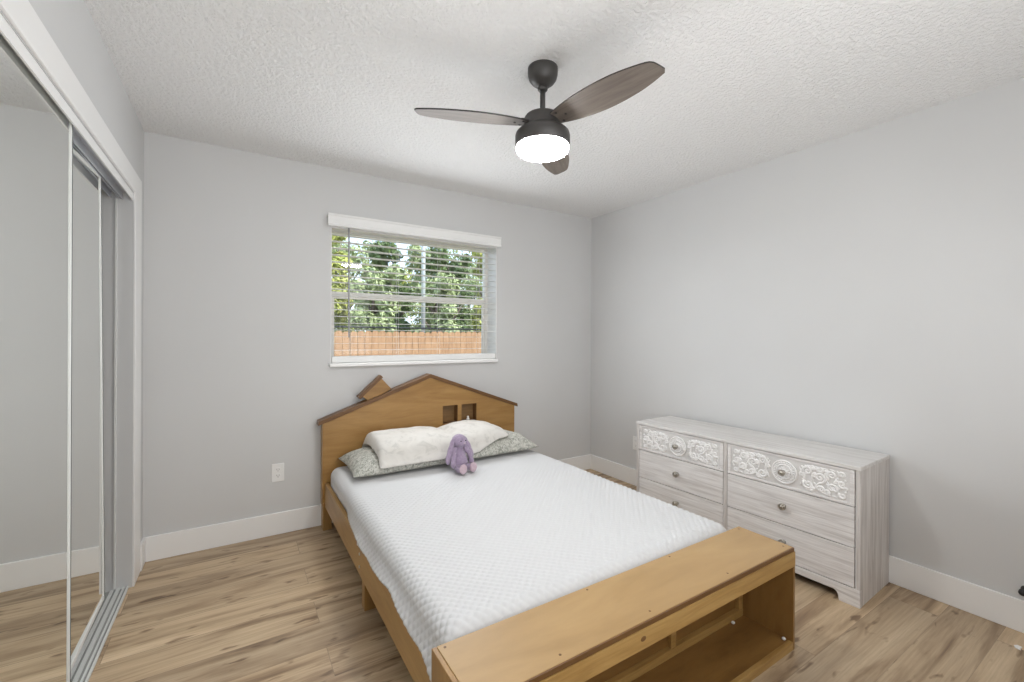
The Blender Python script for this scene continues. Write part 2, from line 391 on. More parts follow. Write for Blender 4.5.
outlet('wall_outlet', 'white double wall outlet on the grey wall left of the bed', Matrix.Translation((0.677, 0, 0.398)))
outlet('wall_outlet', 'white wall outlet plate half hidden behind the far end of the dresser', Matrix.Translation((RW, -0.578, 0.366)) @ Matrix.Rotation(-PI / 2, 4, 'Z'))

# ------------------------------------------------------------------ ceiling fan
FX, FY = 1.559, -1.686
fan = prop(empty('ceiling_fan', (FX, FY, RH)), 'black three-blade ceiling fan with a lit round lamp', 'ceiling fan')
def L(prof, n=48):
    bm = bmesh.new(); lathe(bm, prof, n); return bm
link('canopy', L([(0.064, 0.0), (0.0645, -0.012), (0.0635, -0.030), (0.059, -0.047), (0.050, -0.060), (0.038, -0.069), (0.030, -0.072), (0.028, -0.078)]), M_fan, fan, True)
link('hanger_ball', L([(0.016, -0.074), (0.021, -0.082), (0.021, -0.092), (0.016, -0.098)]), M_fan, fan, True)
link('downrod', L([(0.0115, -0.075), (0.0115, -0.205)], 20), M_fan, fan, True)
link('rod_collar', L([(0.0135, -0.180), (0.018, -0.183), (0.018, -0.194), (0.028, -0.200), (0.030, -0.206)], 32), M_fan, fan, True)
link('motor_housing', L([(0.02, -0.200), (0.060, -0.203), (0.073, -0.207), (0.079, -0.216), (0.080, -0.255), (0.088, -0.262), (0.105, -0.272), (0.114, -0.281), (0.1175, -0.292), (0.1175, -0.336), (0.112, -0.338)]), M_fan, fan, True, bevel=0)
# lamp: an opal diffuser, brightest round the rim where its LED ring sits
m, nt, p = new_mat('glowing_opal_diffuser')
p.inputs['Base Color'].default_value = (0.9, 0.9, 0.9, 1); p.inputs['Roughness'].default_value = 0.4
v = coords(nt); ln = nd(nt, 'ShaderNodeVectorMath'); ln.operation = 'LENGTH'
mp2 = nd(nt, 'ShaderNodeMapping'); mp2.inputs['Scale'].default_value = (1, 1, 0); nt.links.new(v, mp2.inputs[0]); nt.links.new(mp2.outputs[0], ln.inputs[0])
rr = ramp(nt, math_n(nt, 'MULTIPLY', ln.outputs['Value'], 8.7), [(0.0, (0.7, 0.72, 0.72)), (0.65, (0.85, 0.86, 0.85)), (0.95, (1, 1, 1))])
nt.links.new(rr, p.inputs['Emission Color']); p.inputs['Emission Strength'].default_value = FAN_LIGHT
M_lamp = m
link('lamp_diffuser', L([(0.112, -0.336), (0.113, -0.345), (0.111, -0.354), (0.104, -0.361), (0.085, -0.366), (0.045, -0.369), (0.012, -0.370)]), M_lamp, fan, True)
def blade_outline():
    top = [(0.075, 0.036), (0.13, 0.053), (0.20, 0.067), (0.28, 0.075), (0.36, 0.073), (0.44, 0.063), (0.50, 0.048), (0.547, 0.032)]
    bot = [(0.554, 0.018), (0.545, -0.010), (0.526, -0.040), (0.47, -0.056), (0.39, -0.068), (0.30, -0.070), (0.21, -0.064), (0.13, -0.051), (0.075, -0.038)]
    def sm(p):  # catmull
        out = []
        for i in range(len(p) - 1):
            p0, p1, p2, p3 = p[max(i - 1, 0)], p[i], p[i + 1], p[min(i + 2, len(p) - 1)]
            for t in (0, 0.33, 0.66):
                out.append(tuple(0.5 * (2 * b + (c - a) * t + (2 * a - 5 * b + 4 * c - d) * t * t + (3 * b - a - 3 * c + d) * t ** 3) for a, b, c, d in zip(p0, p1, p2, p3)))
        return out + [p[-1]]
    return sm(top) + sm(bot)
def blade_bm():
    bm = bmesh.new(); pts = blade_outline(); prism(bm, pts, 2, -0.003, 0.003)
    for f in bm.faces:
        if len(f.verts) == 4: f.material_index = 1
    return bm
for k in range(3):
    a = math.radians(163.5 + 120 * k)
    Mx = Matrix.Translation((0, 0, -0.240)) @ Matrix.Rotation(a, 4, 'Z') @ Matrix.Rotation(-math.asin((-0.018, 0.022, -0.014)[k] / 0.54), 4, 'Y') @ Matrix.Rotation(math.radians(-11), 4, 'X')
    b = link('blade', blade_bm(), [M_blade, M_blade_edge], fan); b.matrix_local = Mx @ Matrix.Diagonal((0.975, 1, 1, 1))
    for (sx, sy) in ((0.098, 0.028), (0.098, -0.028), (0.128, 0.0)):
        bm = bmesh.new(); lathe(bm, [(0.0055, -0.003), (0.0055, -0.0055), (0.003, -0.0068)], 12, Matrix.Translation((sx, sy, 0)))
        link('screw', bm, M_fan, b)
    bm = B((0.06, 0.105, -0.034, 0.034, 0.003, 0.009)); br = link('blade_bracket', bm, M_fan, fan, bevel=0.002); br.matrix_local = Mx

# ------------------------------------------------------------------ bed
BX0, BX1 = 0.93, 2.43            # headboard body
HY0, HY1 = -0.10, -0.030         # front / back of headboard
EV, PK = 0.705, 0.975            # eave and ridge height (wood), trim goes on top
CXH = 1.68
bed = prop(empty('bed', (1.675, 0, 0)), 'honey-brown wooden bed with a house-shaped headboard, under the window', 'bed')
OFF = Matrix.Translation((-1.675, 0, 0))
def bl_(name, bm, mat, **k):
    bmesh.ops.transform(bm, matrix=OFF, verts=bm.verts); return link(name, bm, mat, bed, **k)
def hz(x):  # roof line height
    return PK - (PK - EV) * (abs(x - CXH) / (CXH - BX0))
S1, S2, ZS0, ZS1 = (1.782, 1.908), (1.940, 2.072), 0.615, 0.752
bm = bmesh.new()
ZB = 0.16
def col_(x0, x1, segs):
    for z0, z1 in segs:
        if z1 is None:
            pts = [(x0, z0), (x1, z0), (x1, hz(x1))] + ([(CXH, hz(CXH))] if x0 < CXH < x1 else []) + [(x0, hz(x0))]
        else: pts = [(x0, z0), (x1, z0), (x1, z1), (x0, z1)]
        prism(bm, pts, 1, HY0, HY1)
col_(BX0, S1[0], [(ZB, None)]); col_(S1[0], S1[1], [(ZB, ZS0), (ZS1, None)]); col_(S1[1], S2[0], [(ZB, None)])
col_(S2[0], S2[1], [(ZB, ZS0), (ZS1, None)]); col_(S2[1], BX1, [(ZB, None)])
hb = bl_('headboard', bm, M_honey)
for s in (S1, S2):               # the two little windows: a back and a dark lining each
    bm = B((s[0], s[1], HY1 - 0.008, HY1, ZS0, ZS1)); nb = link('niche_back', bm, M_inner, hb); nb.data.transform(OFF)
    bm = bmesh.new(); e = 0.002
    box(bm, s[0], s[0] + e, HY0 + 0.003, HY1 - 0.008, ZS0, ZS1); box(bm, s[1] - e, s[1], HY0 + 0.003, HY1 - 0.008, ZS0, ZS1)
    box(bm, s[0], s[1], HY0 + 0.003, HY1 - 0.008, ZS0, ZS0 + e); box(bm, s[0], s[1], HY0 + 0.003, HY1 - 0.008, ZS1 - e, ZS1)
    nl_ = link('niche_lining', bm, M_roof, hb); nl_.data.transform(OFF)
# roof trim: two sloping boards
sl = math.atan2(PK - EV, CXH - BX0)
for s in (-1, 1):
    bm = bmesh.new(); t = 0.026; ov = 0.028
    ex = BX0 - ov if s < 0 else BX1 + ov
    ze = hz(ex)
    pts = [(CXH, PK), (ex, ze), (ex - 0.004 * -s * -1, ze + t / math.cos(sl)), (CXH, PK + t / math.cos(sl))]
    prism(bm, pts, 1, HY0 - 0.012, HY1 + 0.002)
    bl_('roof_trim', bm, M_roof, bevel=0.002)
# chimney: tilted little block with a brown cap
def P2(a, b): return (a, b)
cA, cB, cC, cD = (1.190, 0.864), (1.320, 0.984), (1.392, 0.905), (1.230, 0.832)
bm = bmesh.new(); prism(bm, [cA, cB, cC, cD], 1, HY0 + 0.012, HY1)
bl_('chimney', bm, M_honey)
d = Vector((cB[0] - cA[0], cB[1] - cA[1])).normalized(); nrm = Vector((-d.y, d.x))
a0 = Vector(cA) - d * 0.024; b0 = Vector(cB) + d * 0.012; a1 = a0 + nrm * 0.022; b1 = b0 + nrm * 0.022
bm = bmesh.new(); prism(bm, [tuple(a0), tuple(b0), tuple(b1), tuple(a1)], 1, HY0 + 0.004, HY1)
bl_('chimney_cap', bm, M_roof, bevel=0.002)
for x0, x1 in ((0.933, 0.988), (2.372, 2.427)):
    bl_('leg', B((x0, x1, HY0 - 0.012, HY1 - 0.008, 0, ZB + 0.02)), M_honeyv, bevel=0.003)
# side rails, mid legs, slat deck
RX0, RX1 = 0.945, 2.41
RZ0, RZ1 = 0.155, 0.312
BY = -2.062                      # back of the bench
for x0, x1 in ((RX0, RX0 + 0.024), (RX1 - 0.024, RX1)):
    bl_('side_rail', B((x0, x1, BY, HY0, RZ0, RZ1)), M_honeyy, bevel=0.003)
for x0, x1 in ((RX0 + 0.014, RX0 + 0.066), (RX1 - 0.066, RX1 - 0.014)):
    bl_('leg', B((x0, x1, -1.118, -1.062, 0, RZ0 + 0.03)), M_honeyv, bevel=0.003)
bl_('slat_deck', B((RX0 + 0.024, RX1 - 0.024, BY + 0.01, HY0 - 0.005, 0.19, 0.215)), M_honey)
for y, z in ((-1.035, 0.285), (-1.075, 0.255), (-1.075, 0.195)):
    bm = bmesh.new(); lathe(bm, [(0.007, 0), (0.007, 0.002), (0.004, 0.0035)], 12, Matrix.Translation((RX0, y, z)) @ Matrix.Rotation(-PI / 2, 4, 'Y'))
    bl_('rail_bolt', bm, M_alu)
# storage bench at the foot
NX0, NX1, NY0, NZ = 0.912, 2.41, -2.302, 0.422
bench_top = bl_('bench_top', B((NX0 + 0.014, NX1 - 0.006, NY0 + 0.006, BY - 0.002, NZ - 0.016, NZ)), M_benchtop, bevel=0.002)
for x, y in ((0.945, BY - 0.018), (1.47, BY - 0.018), (1.90, BY - 0.018), (2.375, BY - 0.02), (1.20, NY0 + 0.03), (1.56, NY0 + 0.03), (1.98, NY0 + 0.03), (2.375, NY0 + 0.03)):
    if True:
        bm = bmesh.new(); lathe(bm, [(0.0042, NZ + 0.0001), (0.0042, NZ + 0.0005)], 10, Matrix.Translation((x, y, 0)))
        nh = link('nail', bm, M_roof, bench_top); nh.data.transform(OFF)
te = link('top_edge', B((NX0 + 0.014, NX1 - 0.006, NY0 + 0.001, NY0 + 0.006, NZ - 0.016, NZ - 0.0015)), M_roof, bench_top); te.data.transform(OFF)
bl_('bench_side', B((NX0, NX0 + 0.014, NY0, BY, 0, NZ - 0.002)), M_honeyv, bevel=0.0015)
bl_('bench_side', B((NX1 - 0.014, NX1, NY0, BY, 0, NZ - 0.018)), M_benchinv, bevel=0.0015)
lip = bl_('bench_lip', B((NX0 + 0.014, NX1 - 0.002, NY0 - 0.002, NY0 + 0.016, NZ - 0.078, NZ - 0.018)), M_pine, bevel=0.0015)
bm = bmesh.new(); lathe(bm, [(0.008, 0), (0.007, 0.0006), (0.002, 0.0008)], 14, Matrix.Translation((1.495, NY0 - 0.0021, NZ - 0.045)) @ Matrix.Rotation(PI / 2, 4, 'X') @ Matrix.Diagonal((1.5, 1, 1, 1)))
kn = link('wood_knot', bm, M_roof, lip); kn.data.transform(OFF)
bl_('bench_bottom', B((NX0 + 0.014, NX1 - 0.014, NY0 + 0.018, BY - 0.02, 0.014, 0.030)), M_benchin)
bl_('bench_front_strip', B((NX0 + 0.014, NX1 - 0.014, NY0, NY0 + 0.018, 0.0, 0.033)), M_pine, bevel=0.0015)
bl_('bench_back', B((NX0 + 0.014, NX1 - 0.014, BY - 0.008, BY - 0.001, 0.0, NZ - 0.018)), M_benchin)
bl_('bench_back_rail', B((NX0 + 0.014, NX1 - 0.014, BY - 0.030, BY - 0.008, 0.030, 0.062)), M_pine, bevel=0.0015)
bl_('bench_back_rail', B((NX0 + 0.014, NX1 - 0.014, BY - 0.030, BY - 0.008, NZ - 0.06, NZ - 0.018)), M_pine, bevel=0.0015)
for x0 in (NX0 + 0.014, 1.40, 1.90, NX1 - 0.044):
    bl_('bench_back_post', B((x0, x0 + 0.03, BY - 0.028, BY - 0.008, 0.062, NZ - 0.06)), M_pine, bevel=0.0015)
for x, y in ((NX1 - 0.028, NY0 + 0.03), (NX1 - 0.11, BY - 0.04)):
    bm = bmesh.new(); ellipsoid(bm, (x, y, 0.036), (0.008, 0.008, 0.006), seg=10, rings=6); bl_('screw_cover', bm, M_outlet)

# mattress with its fitted sheet
def cloth_mat(name, col, scale, strength, dist, rough=0.85):
    m, nt, p = new_mat(name); p.inputs['Base Color'].default_value = (*col, 1); p.inputs['Roughness'].default_value = rough
    p.inputs['Sheen Weight'].default_value = 0.15
    v = coords(nt); n1 = noise_n(nt, v, scale, 4); n2 = noise_n(nt, v, 7, 4, 0.5, 0.6)
    add_bump(nt, p, math_n(nt, 'ADD', math_n(nt, 'MULTIPLY', n1, 0.3), n2), strength, dist); return m
M_sheet = cloth_mat('white_cotton_sheet', (0.60, 0.60, 0.606), 300, 0.25, 0.008)
M_cover = cloth_mat('white_matelasse', (0.60, 0.60, 0.604), 400, 0.15, 0.004)
MX0, MX1, MY0, MY1, MZ0, MZ1 = 0.972, 2.374, BY + 0.006, -0.108, 0.216, 0.418
bm = B((MX0, MX1, MY0, MY1, MZ0, MZ1))
mt = prop(link('mattress', bm, M_sheet, smooth=True, bevel=0.055, seg=6), 'white-sheeted mattress lying in the wooden bed frame', 'mattress')

# quilt: a waffle-textured white coverlet over the mattress
def quilt():
    nu, nv = 330, 430
    e = 0.006
    XL, XR = MX0 - e, MX1 + e; ZT = MZ1 + e
    yv = np.linspace(-0.30, MY0 + 0.012, nv)
    r = 0.058
    P = np.zeros((nu, nv, 3)); UV = np.zeros((nu, nv, 2))
    for j, y in enumerate(yv):
        t = (y - yv[0]) / (yv[-1] - yv[0])
        # wavy hem on the left; the near corner hangs lower and outside the rail
        hem = 0.316 - 0.010 * math.sin(y * 5.2 + 0.6) - 0.006 * math.sin(y * 13) - 0.003 * math.sin(y * 37) - 0.018 * max(0, (t - 0.35)) - (0.035 * max(0, (t - 0.93) / 0.07) ** 2)
        hem = max(hem, 0.25)
        out = 0.030 * min(1.0, max(0.0, (t - 0.22) / 0.2))          # drape passes outside the rail top
        lenL = ZT - r - hem; arc = r * PI / 2; flat = XR - XL - 2 * r; lenR = ZT - r - 0.322
        tot = lenL + arc + flat + arc + lenR
        s = np.linspace(0, tot, nu)
        x = np.empty(nu); z = np.empty(nu)
        a = s < lenL
        x[a] = XL; z[a] = hem + s[a]
        low = np.clip((lenL - s[a]) / max(lenL, 1e-3), 0, 1)
        x[a] -= (out + 0.003 * math.sin(y * 21)) * low ** 1.3
        b = (s >= lenL) & (s < lenL + arc); th = (s[b] - lenL) / r
        x[b] = XL + r - r * np.cos(th); z[b] = ZT - r + r * np.sin(th)
        c = (s >= lenL + arc) & (s < lenL + arc + flat); x[c] = XL + r + (s[c] - lenL - arc); z[c] = ZT
        d_ = (s >= lenL + arc + flat) & (s < lenL + 2 * arc + flat); th = (s[d_] - lenL - arc - flat) / r
        x[d_] = XR - r + r * np.sin(th); z[d_] = ZT - r + r * np.cos(th)
        f_ = s >= lenL + 2 * arc + flat; x[f_] = XR; z[f_] = ZT - r - (s[f_] - lenL - 2 * arc - flat)
        # foot end dips and tucks behind the bench
        q = max(0.0, (MY0 + 0.06 - y) / 0.05); dip = 0.04 * min(1.0, q) ** 2
        top = np.clip((z - 0.33) / (ZT - 0.33), 0, 1)
        z = z - dip * top
        # soft wrinkles
        w = np.array([noise.noise((xx * 3.0, y * 2.2, 0.3)) * 0.0035 + noise.noise((xx * 7 + y * 4, y * 5, 4.3)) * 0.0016 for xx in s[::6]])
        w = np.interp(s, s[::6], w)
        sr = s - lenL                                                # fabric coordinate measured from the left fold
        amp = np.clip((-y - 0.62) / 0.35, 0.15, 1.0) * 0.0035
        pa = np.sin((sr + y) * PI / 0.034); pb = np.sin((sr - y) * PI / 0.034)
        waf = amp * (np.abs(pa) * np.abs(pb) * 1.6 - 0.5)
        disp = waf + w * np.clip(top * 1.2, 0.2, 1)
        # normals of the profile
        dx = np.gradient(x, s); dz = np.gradient(z, s); ln_ = np.sqrt(dx ** 2 + dz ** 2)
        P[:, j, 0] = x - dz / ln_ * disp; P[:, j, 2] = z + dx / ln_ * disp + 0.002; P[:, j, 1] = y
        UV[:, j, 0] = sr; UV[:, j, 1] = y
    return P, UV
P, UV = quilt()
q = grid_mesh('bedspread', P, M_cover, uv=UV)
so = q.modifiers.new('thickness', 'SOLIDIFY'); so.thickness = 0.003; so.offset = -1
prop(q, 'white waffle-textured bedspread spread over the bed, hanging over its left rail', 'bedspread')

# pillows as stacked soft shapes: each lies on what is below it
TOPZ = MZ1 + 0.012
def base_z(x, y): return TOPZ
STACK = [base_z]
def make_pillow(name, x0, x1, y0, y1, T, mat, label, group, seed, tilt=0.0, pinch=0.10, back=0.0, crumple=0.006, n=2.6, shape=None, nl=None, smooth_n=10, bridge=False, lowest=0.0, recede=0.0):
    """footprint x0..x1, y0 (front) .. y1 (back); thickness T; lies on the current stack"""
    nu, nv = 90, 60
    U = np.linspace(-1, 1, nu); V = np.linspace(-1, 1, nv)
    top = np.zeros((nu, nv, 3)); bot = np.zeros((nu, nv, 3)); cx, cy = (x0 + x1) / 2, (y0 + y1) / 2; hx, hy = (x1 - x0) / 2, (y1 - y0) / 2
    under = STACK[-1]
    hts = {}
    for i, u in enumerate(U):
        for j, v in enumerate(V):
            # corners reach out, the sides draw in
            px = cx + hx * u * (1 - pinch * 0.5 * (1 - v * v)); py = cy + hy * v * (1 - pinch * (1 - u * u) * 0.4)
            py += recede * max(0.0, u - 0.1) ** 1.3 * (1 - v) / 2
            px += 0.006 * noise.noise((v * 3, seed, u)); py += 0.010 * noise.noise((u * 3, seed + 5, v))
            f = max(0.0, (1 - abs(u) ** (nl if nl and u < 0 else n))) ** 0.55 * max(0.0, (1 - abs(v) ** n)) ** 0.55
            if shape: f *= shape(u, v)
            wr = noise.noise((px * 9, py * 9, seed)) * crumple + noise.noise((px * 22, py * 22, seed + 3)) * crumple * 0.4
            wr += crumple * 1.3 * max(0, abs(u) - 0.55) * math.sin(v * 14 + seed)
            ub = max(under(px + dd, py) for dd in (-0.05, -0.025, 0, 0.025, 0.05)) if bridge else under(px, py)
            ub = max(ub, TOPZ + lowest)
            edge = 0.30 * T * (1 - f)                       # the seam rides above what it lies on
            zb = ub + 0.002 + edge * 0.9
            zt = ub + 0.003 + edge + f * T + wr * f + back * (v + 1) / 2 * f
            top[i, j] = (px, py, zt); bot[i, j] = (px, py, zb)
    # smooth the surface the way cloth bridges a hollow
    for arr, kk in ((top, smooth_n), (bot, 0)):
        for _ in range(kk):
            z = arr[:, :, 2]; z[1:-1, 1:-1] = 0.5 * z[1:-1, 1:-1] + 0.125 * (z[:-2, 1:-1] + z[2:, 1:-1] + z[1:-1, :-2] + z[1:-1, 2:])
    bm = bmesh.new()
    tv = [[bm.verts.new(top[i, j]) for j in range(nv)] for i in range(nu)]
    bv = [[bm.verts.new(bot[i, j]) for j in range(nv)] for i in range(nu)]
    for i in range(nu - 1):
        for j in range(nv - 1):
            bm.faces.new((tv[i][j], tv[i + 1][j], tv[i + 1][j + 1], tv[i][j + 1])); bm.faces.new((bv[i][j], bv[i][j + 1], bv[i + 1][j + 1], bv[i + 1][j]))
    ring = [(i, 0) for i in range(nu)] + [(nu - 1, j) for j in range(1, nv)] + [(i, nv - 1) for i in range(nu - 2, -1, -1)] + [(0, j) for j in range(nv - 2, 0, -1)]
    for a, b in zip(ring, ring[1:] + ring[:1]):
        bm.faces.new((tv[a[0]][a[1]], tv[b[0]][b[1]], bv[b[0]][b[1]], bv[a[0]][a[1]]))
    o = link(name, bm, mat, smooth=True); prop(o, label, 'pillow', group)
    Z = top[:, :, 2].copy()
    def f(x, y, prev=under):
        u = (x - cx) / hx; v = (y - cy) / hy
        b = prev(x, y)
        if abs(u) > 1 or abs(v) > 1: return b
        i = (u + 1) / 2 * (nu - 1); j = (v + 1) / 2 * (nv - 1); i0 = min(int(i), nu - 2); j0 = min(int(j), nv - 2); a, c = i - i0, j - j0
        z = Z[i0, j0] * (1 - a) * (1 - c) + Z[i0 + 1, j0] * a * (1 - c) + Z[i0, j0 + 1] * (1 - a) * c + Z[i0 + 1, j0 + 1] * a * c
        return max(b, z)
    STACK.append(f)
    return o
def floral_mat():
    m, nt, p = new_mat('sage_floral_cotton')
    v = coords(nt)
    vo = nd(nt, 'ShaderNodeTexVoronoi'); vo.inputs['Scale'].default_value = 95; nt.links.new(v, vo.inputs['Vector'])
    n1 = noise_n(nt, v, 45, 4, 0.6, 1.5)
    base = ramp(nt, n1, [(0.40, (0.26, 0.265, 0.23)), (0.50, (0.44, 0.435, 0.39)), (0.60, (0.56, 0.55, 0.50))])
    sp = ramp(nt, vo.outputs['Distance'], [(0.16, (0.74, 0.73, 0.68)), (0.30, (1, 1, 1))])
    hue = nd(nt, 'ShaderNodeTexVoronoi'); hue.inputs['Scale'].default_value = 40; nt.links.new(v, hue.inputs['Vector'])
    pick = ramp(nt, hue.outputs['Distance'], [(0.10, (0.42, 0.50, 0.58)), (0.17, (1, 1, 1))])
    c = mixc(nt, 0.55, base, sp, 'MULTIPLY'); c = mixc(nt, 0.35, c, pick, 'MULTIPLY')
    nt.links.new(c, p.inputs['Base Color']); p.inputs['Roughness'].default_value = 0.85
    add_bump(nt, p, noise_n(nt, v, 9, 3), 0.3, 0.01); return m
M_floral = floral_mat()
def ivory_mat():
    m, nt, p = new_mat('ivory_printed_cotton')
    v = coords(nt); n1 = noise_n(nt, v, 14, 5, 0.6, 1.0)
    c = ramp(nt, n1, [(0.34, (0.54, 0.52, 0.485)), (0.46, (0.63, 0.605, 0.565)), (0.7, (0.67, 0.645, 0.605))])
    nt.links.new(c, p.inputs['Base Color']); p.inputs['Roughness'].default_value = 0.85
    add_bump(nt, p, noise_n(nt, v, 10, 4), 0.35, 0.01); return m
M_ivory = ivory_mat()
make_pillow('pillow', 1.025, 1.695, -0.575, -0.115, 0.122, M_floral, 'sage green floral pillow at the left side of the bed, under the ivory pillow', 'floral pillows', 1.3, n=3.6)
make_pillow('pillow', 1.705, 2.338, -0.575, -0.115, 0.145, M_floral, 'sage green floral pillow at the right side of the bed, nearest the dresser wall', 'floral pillows', 7.7, crumple=0.016, n=3.2)
def long_shape(u, v):
    # square open hem end on the left, a plump lump right of the middle
    return (1.0 - 0.20 * math.exp(-((u - 0.42) / 0.26) ** 2) - 0.03 * math.exp(-((u - 0.10) / 0.06) ** 2) - 0.55 * max(0, u - 0.55))
make_pillow('pillow', 1.175, 2.125, -0.600, -0.12, 0.066, M_ivory, 'long ivory pillow lying across the two floral pillows', None, 3.1, back=0.04, pinch=0.02, n=4.0, shape=long_shape, nl=30.0, smooth_n=3, bridge=True, lowest=0.050, recede=0.10)

# ------------------------------------------------------------------ plush rabbit
def plush_mat(name, a, b):
    m, nt, p = new_mat(name); v = coords(nt)
    n1 = noise_n(nt, v, 70, 5, 0.7); n2 = noise_n(nt, v, 260, 3, 0.7)
    nt.links.new(ramp(nt, n1, [(0.3, a), (0.7, b)]), p.inputs['Base Color']); p.inputs['Roughness'].default_value = 0.95; p.inputs['Sheen Weight'].default_value = 0.35
    add_bump(nt, p, math_n(nt, 'ADD', n1, math_n(nt, 'MULTIPLY', n2, 0.6)), 0.7, 0.006); return m
M_pl = plush_mat('lavender_plush', (0.29, 0.22, 0.325), (0.40, 0.32, 0.43))
M_pf = plush_mat('pink_plush_sole', (0.50, 0.37, 0.43), (0.60, 0.46, 0.51))
RBX, RBY, RBZ = 1.652, -0.672, TOPZ + 0.004
rab = prop(empty('plush_rabbit', (RBX, RBY, RBZ), math.radians(10)), 'purple plush rabbit with lop ears sitting against the pillows', 'stuffed toy')
def blob(name, parts, mat, parent, vox=0.006):
    bm = bmesh.new()
    for c, r, rot in parts: ellipsoid(bm, c, r, Matrix.Rotation(rot[1], 3, rot[0]).to_quaternion() if rot else None)
    o = link(name, bm, mat, parent, smooth=True)
    rm = o.modifiers.new('remesh', 'REMESH'); rm.mode = 'VOXEL'; rm.voxel_size = vox; rm.use_smooth_shade = True
    s = o.modifiers.new('smooth', 'SMOOTH'); s.factor = 0.6; s.iterations = 6
    return o
rab.scale = (1.06, 1.06, 1.06)
body = blob('body', [((0, 0.005, 0.050), (0.060, 0.050, 0.050), None), ((0, 0.010, 0.090), (0.046, 0.040, 0.055), None), ((0, 0.014, 0.130), (0.034, 0.030, 0.035), None),
      ((0, 0.005, 0.176), (0.046, 0.044, 0.041), None), ((0, -0.028, 0.165), (0.026, 0.024, 0.021), None)], M_pl, rab)
for s in (-1, 1):
    blob('ear', [((s * 0.047, 0.004, 0.172), (0.016, 0.012, 0.034), ('Y', -s * 0.5)), ((s * 0.067, -0.002, 0.125), (0.021, 0.011, 0.047), ('Y', -s * 0.28)), ((s * 0.079, -0.006, 0.085), (0.023, 0.011, 0.040), ('Y', -s * 0.15))], M_pl, rab, 0.005)
    blob('arm', [((s * 0.044, -0.010, 0.120), (0.017, 0.017, 0.030), ('Y', -s * 0.5)), ((s * 0.060, -0.026, 0.085), (0.016, 0.016, 0.034), ('Y', -s * 0.3)), ((s * 0.066, -0.034, 0.052), (0.017, 0.017, 0.020), None)], M_pl, rab, 0.005)
    ft = blob('leg', [((s * 0.036, -0.052, 0.026), (0.022, 0.045, 0.022), None)], M_pl, rab, 0.005)
    blob('foot', [((s * 0.036, -0.092, 0.032), (0.026, 0.017, 0.031), None)], M_pf, ft, 0.005)
for s in (-1, 1):
    bm = bmesh.new(); ellipsoid(bm, (s * 0.017, -0.041, 0.183), (0.0038, 0.003, 0.0038), seg=10, rings=8); link('eye', bm, M_stop, rab, smooth=True)
bm = bmesh.new(); ellipsoid(bm, (0, -0.052, 0.171), (0.006, 0.004, 0.004), seg=10, rings=8); link('nose', bm, M_pf, rab, smooth=True)

# small white ornament standing in the right headboard window
orn = bmesh.new(); lathe(orn, [(0.011, 0.0), (0.013, 0.004), (0.012, 0.016), (0.007, 0.021), (0.009, 0.028), (0.006, 0.034), (0.001, 0.036)], 20)
prop(link('ornament', orn, M_outlet, smooth=True, loc=(2.012, -0.068, ZS0 + 0.0022)), 'tiny white ornament standing in the right window of the headboard', 'ornament')

# ------------------------------------------------------------------ dresser (local: x = depth from front, y along, z up; origin at near front corner)
DW, DD, DH = 1.335, 0.399, 0.674
drs = prop(empty('dresser', (2.965, -2.331, 0), math.radians(2.1)), 'whitewashed six-drawer dresser with carved top drawers against the right wall', 'dresser')
T = 0.020
dk = lambda n, bm, mat, **k: link(n, bm, mat, drs, **k)
dk('top', B((-0.004, DD, -0.003, DW + 0.003, DH - T, DH)), M_ww_top, bevel=0.0025)
dk('side_panel', B((0, DD, 0, T, 0, DH - T)), M_ww_v, bevel=0.0015)
dk('side_panel', B((0, DD, DW - T, DW, 0, DH - T)), M_ww_v, bevel=0.0015)
YC = DW / 2
dk('center_stile', B((0, 0.03, YC - 0.011, YC + 0.011, 0.085, DH - T)), M_ww_v, bevel=0.0015)
dk('back_panel', B((DD - 0.008, DD - 0.002, T, DW - T, 0.05, DH - T)), M_ww_v)
bm = bmesh.new()
ft = 0.085
out_ = [(0, 0), (ft, 0), (ft + 0.004, 0.028), (ft + 0.010, 0.040), (ft + 0.022, 0.046), (DW - ft - 0.022, 0.046), (DW - ft - 0.010, 0.040), (DW - ft - 0.004, 0.028), (DW - ft, 0), (DW, 0), (DW, 0.083), (0, 0.083)]
prism(bm, out_, 0, -0.003, 0.016); dk('plinth', bm, M_ww_h)
dk('carcass_inside', B((0.019, DD - 0.01, T, DW - T, 0.088, DH - T - 0.001)), M_black_gap)
rows = [(0.476, 0.650), (0.279, 0.472), (0.088, 0.275)]
cols = [(T + 0.004, YC - 0.014), (YC + 0.014, DW - T - 0.004)]
def knob_bm(r):
    bm = bmesh.new(); Rm = Matrix.Rotation(-PI / 2, 4, 'Y')
    lathe(bm, [(r * 0.62, 0.0), (r * 0.45, 0.004), (r * 0.38, 0.014), (r * 0.85, 0.018), (r, 0.022), (r, 0.027), (r * 0.8, 0.030), (r * 0.70, 0.0285), (r * 0.45, 0.0285), (r * 0.40, 0.031), (r * 0.15, 0.033)], 24, Rm)
    return bm
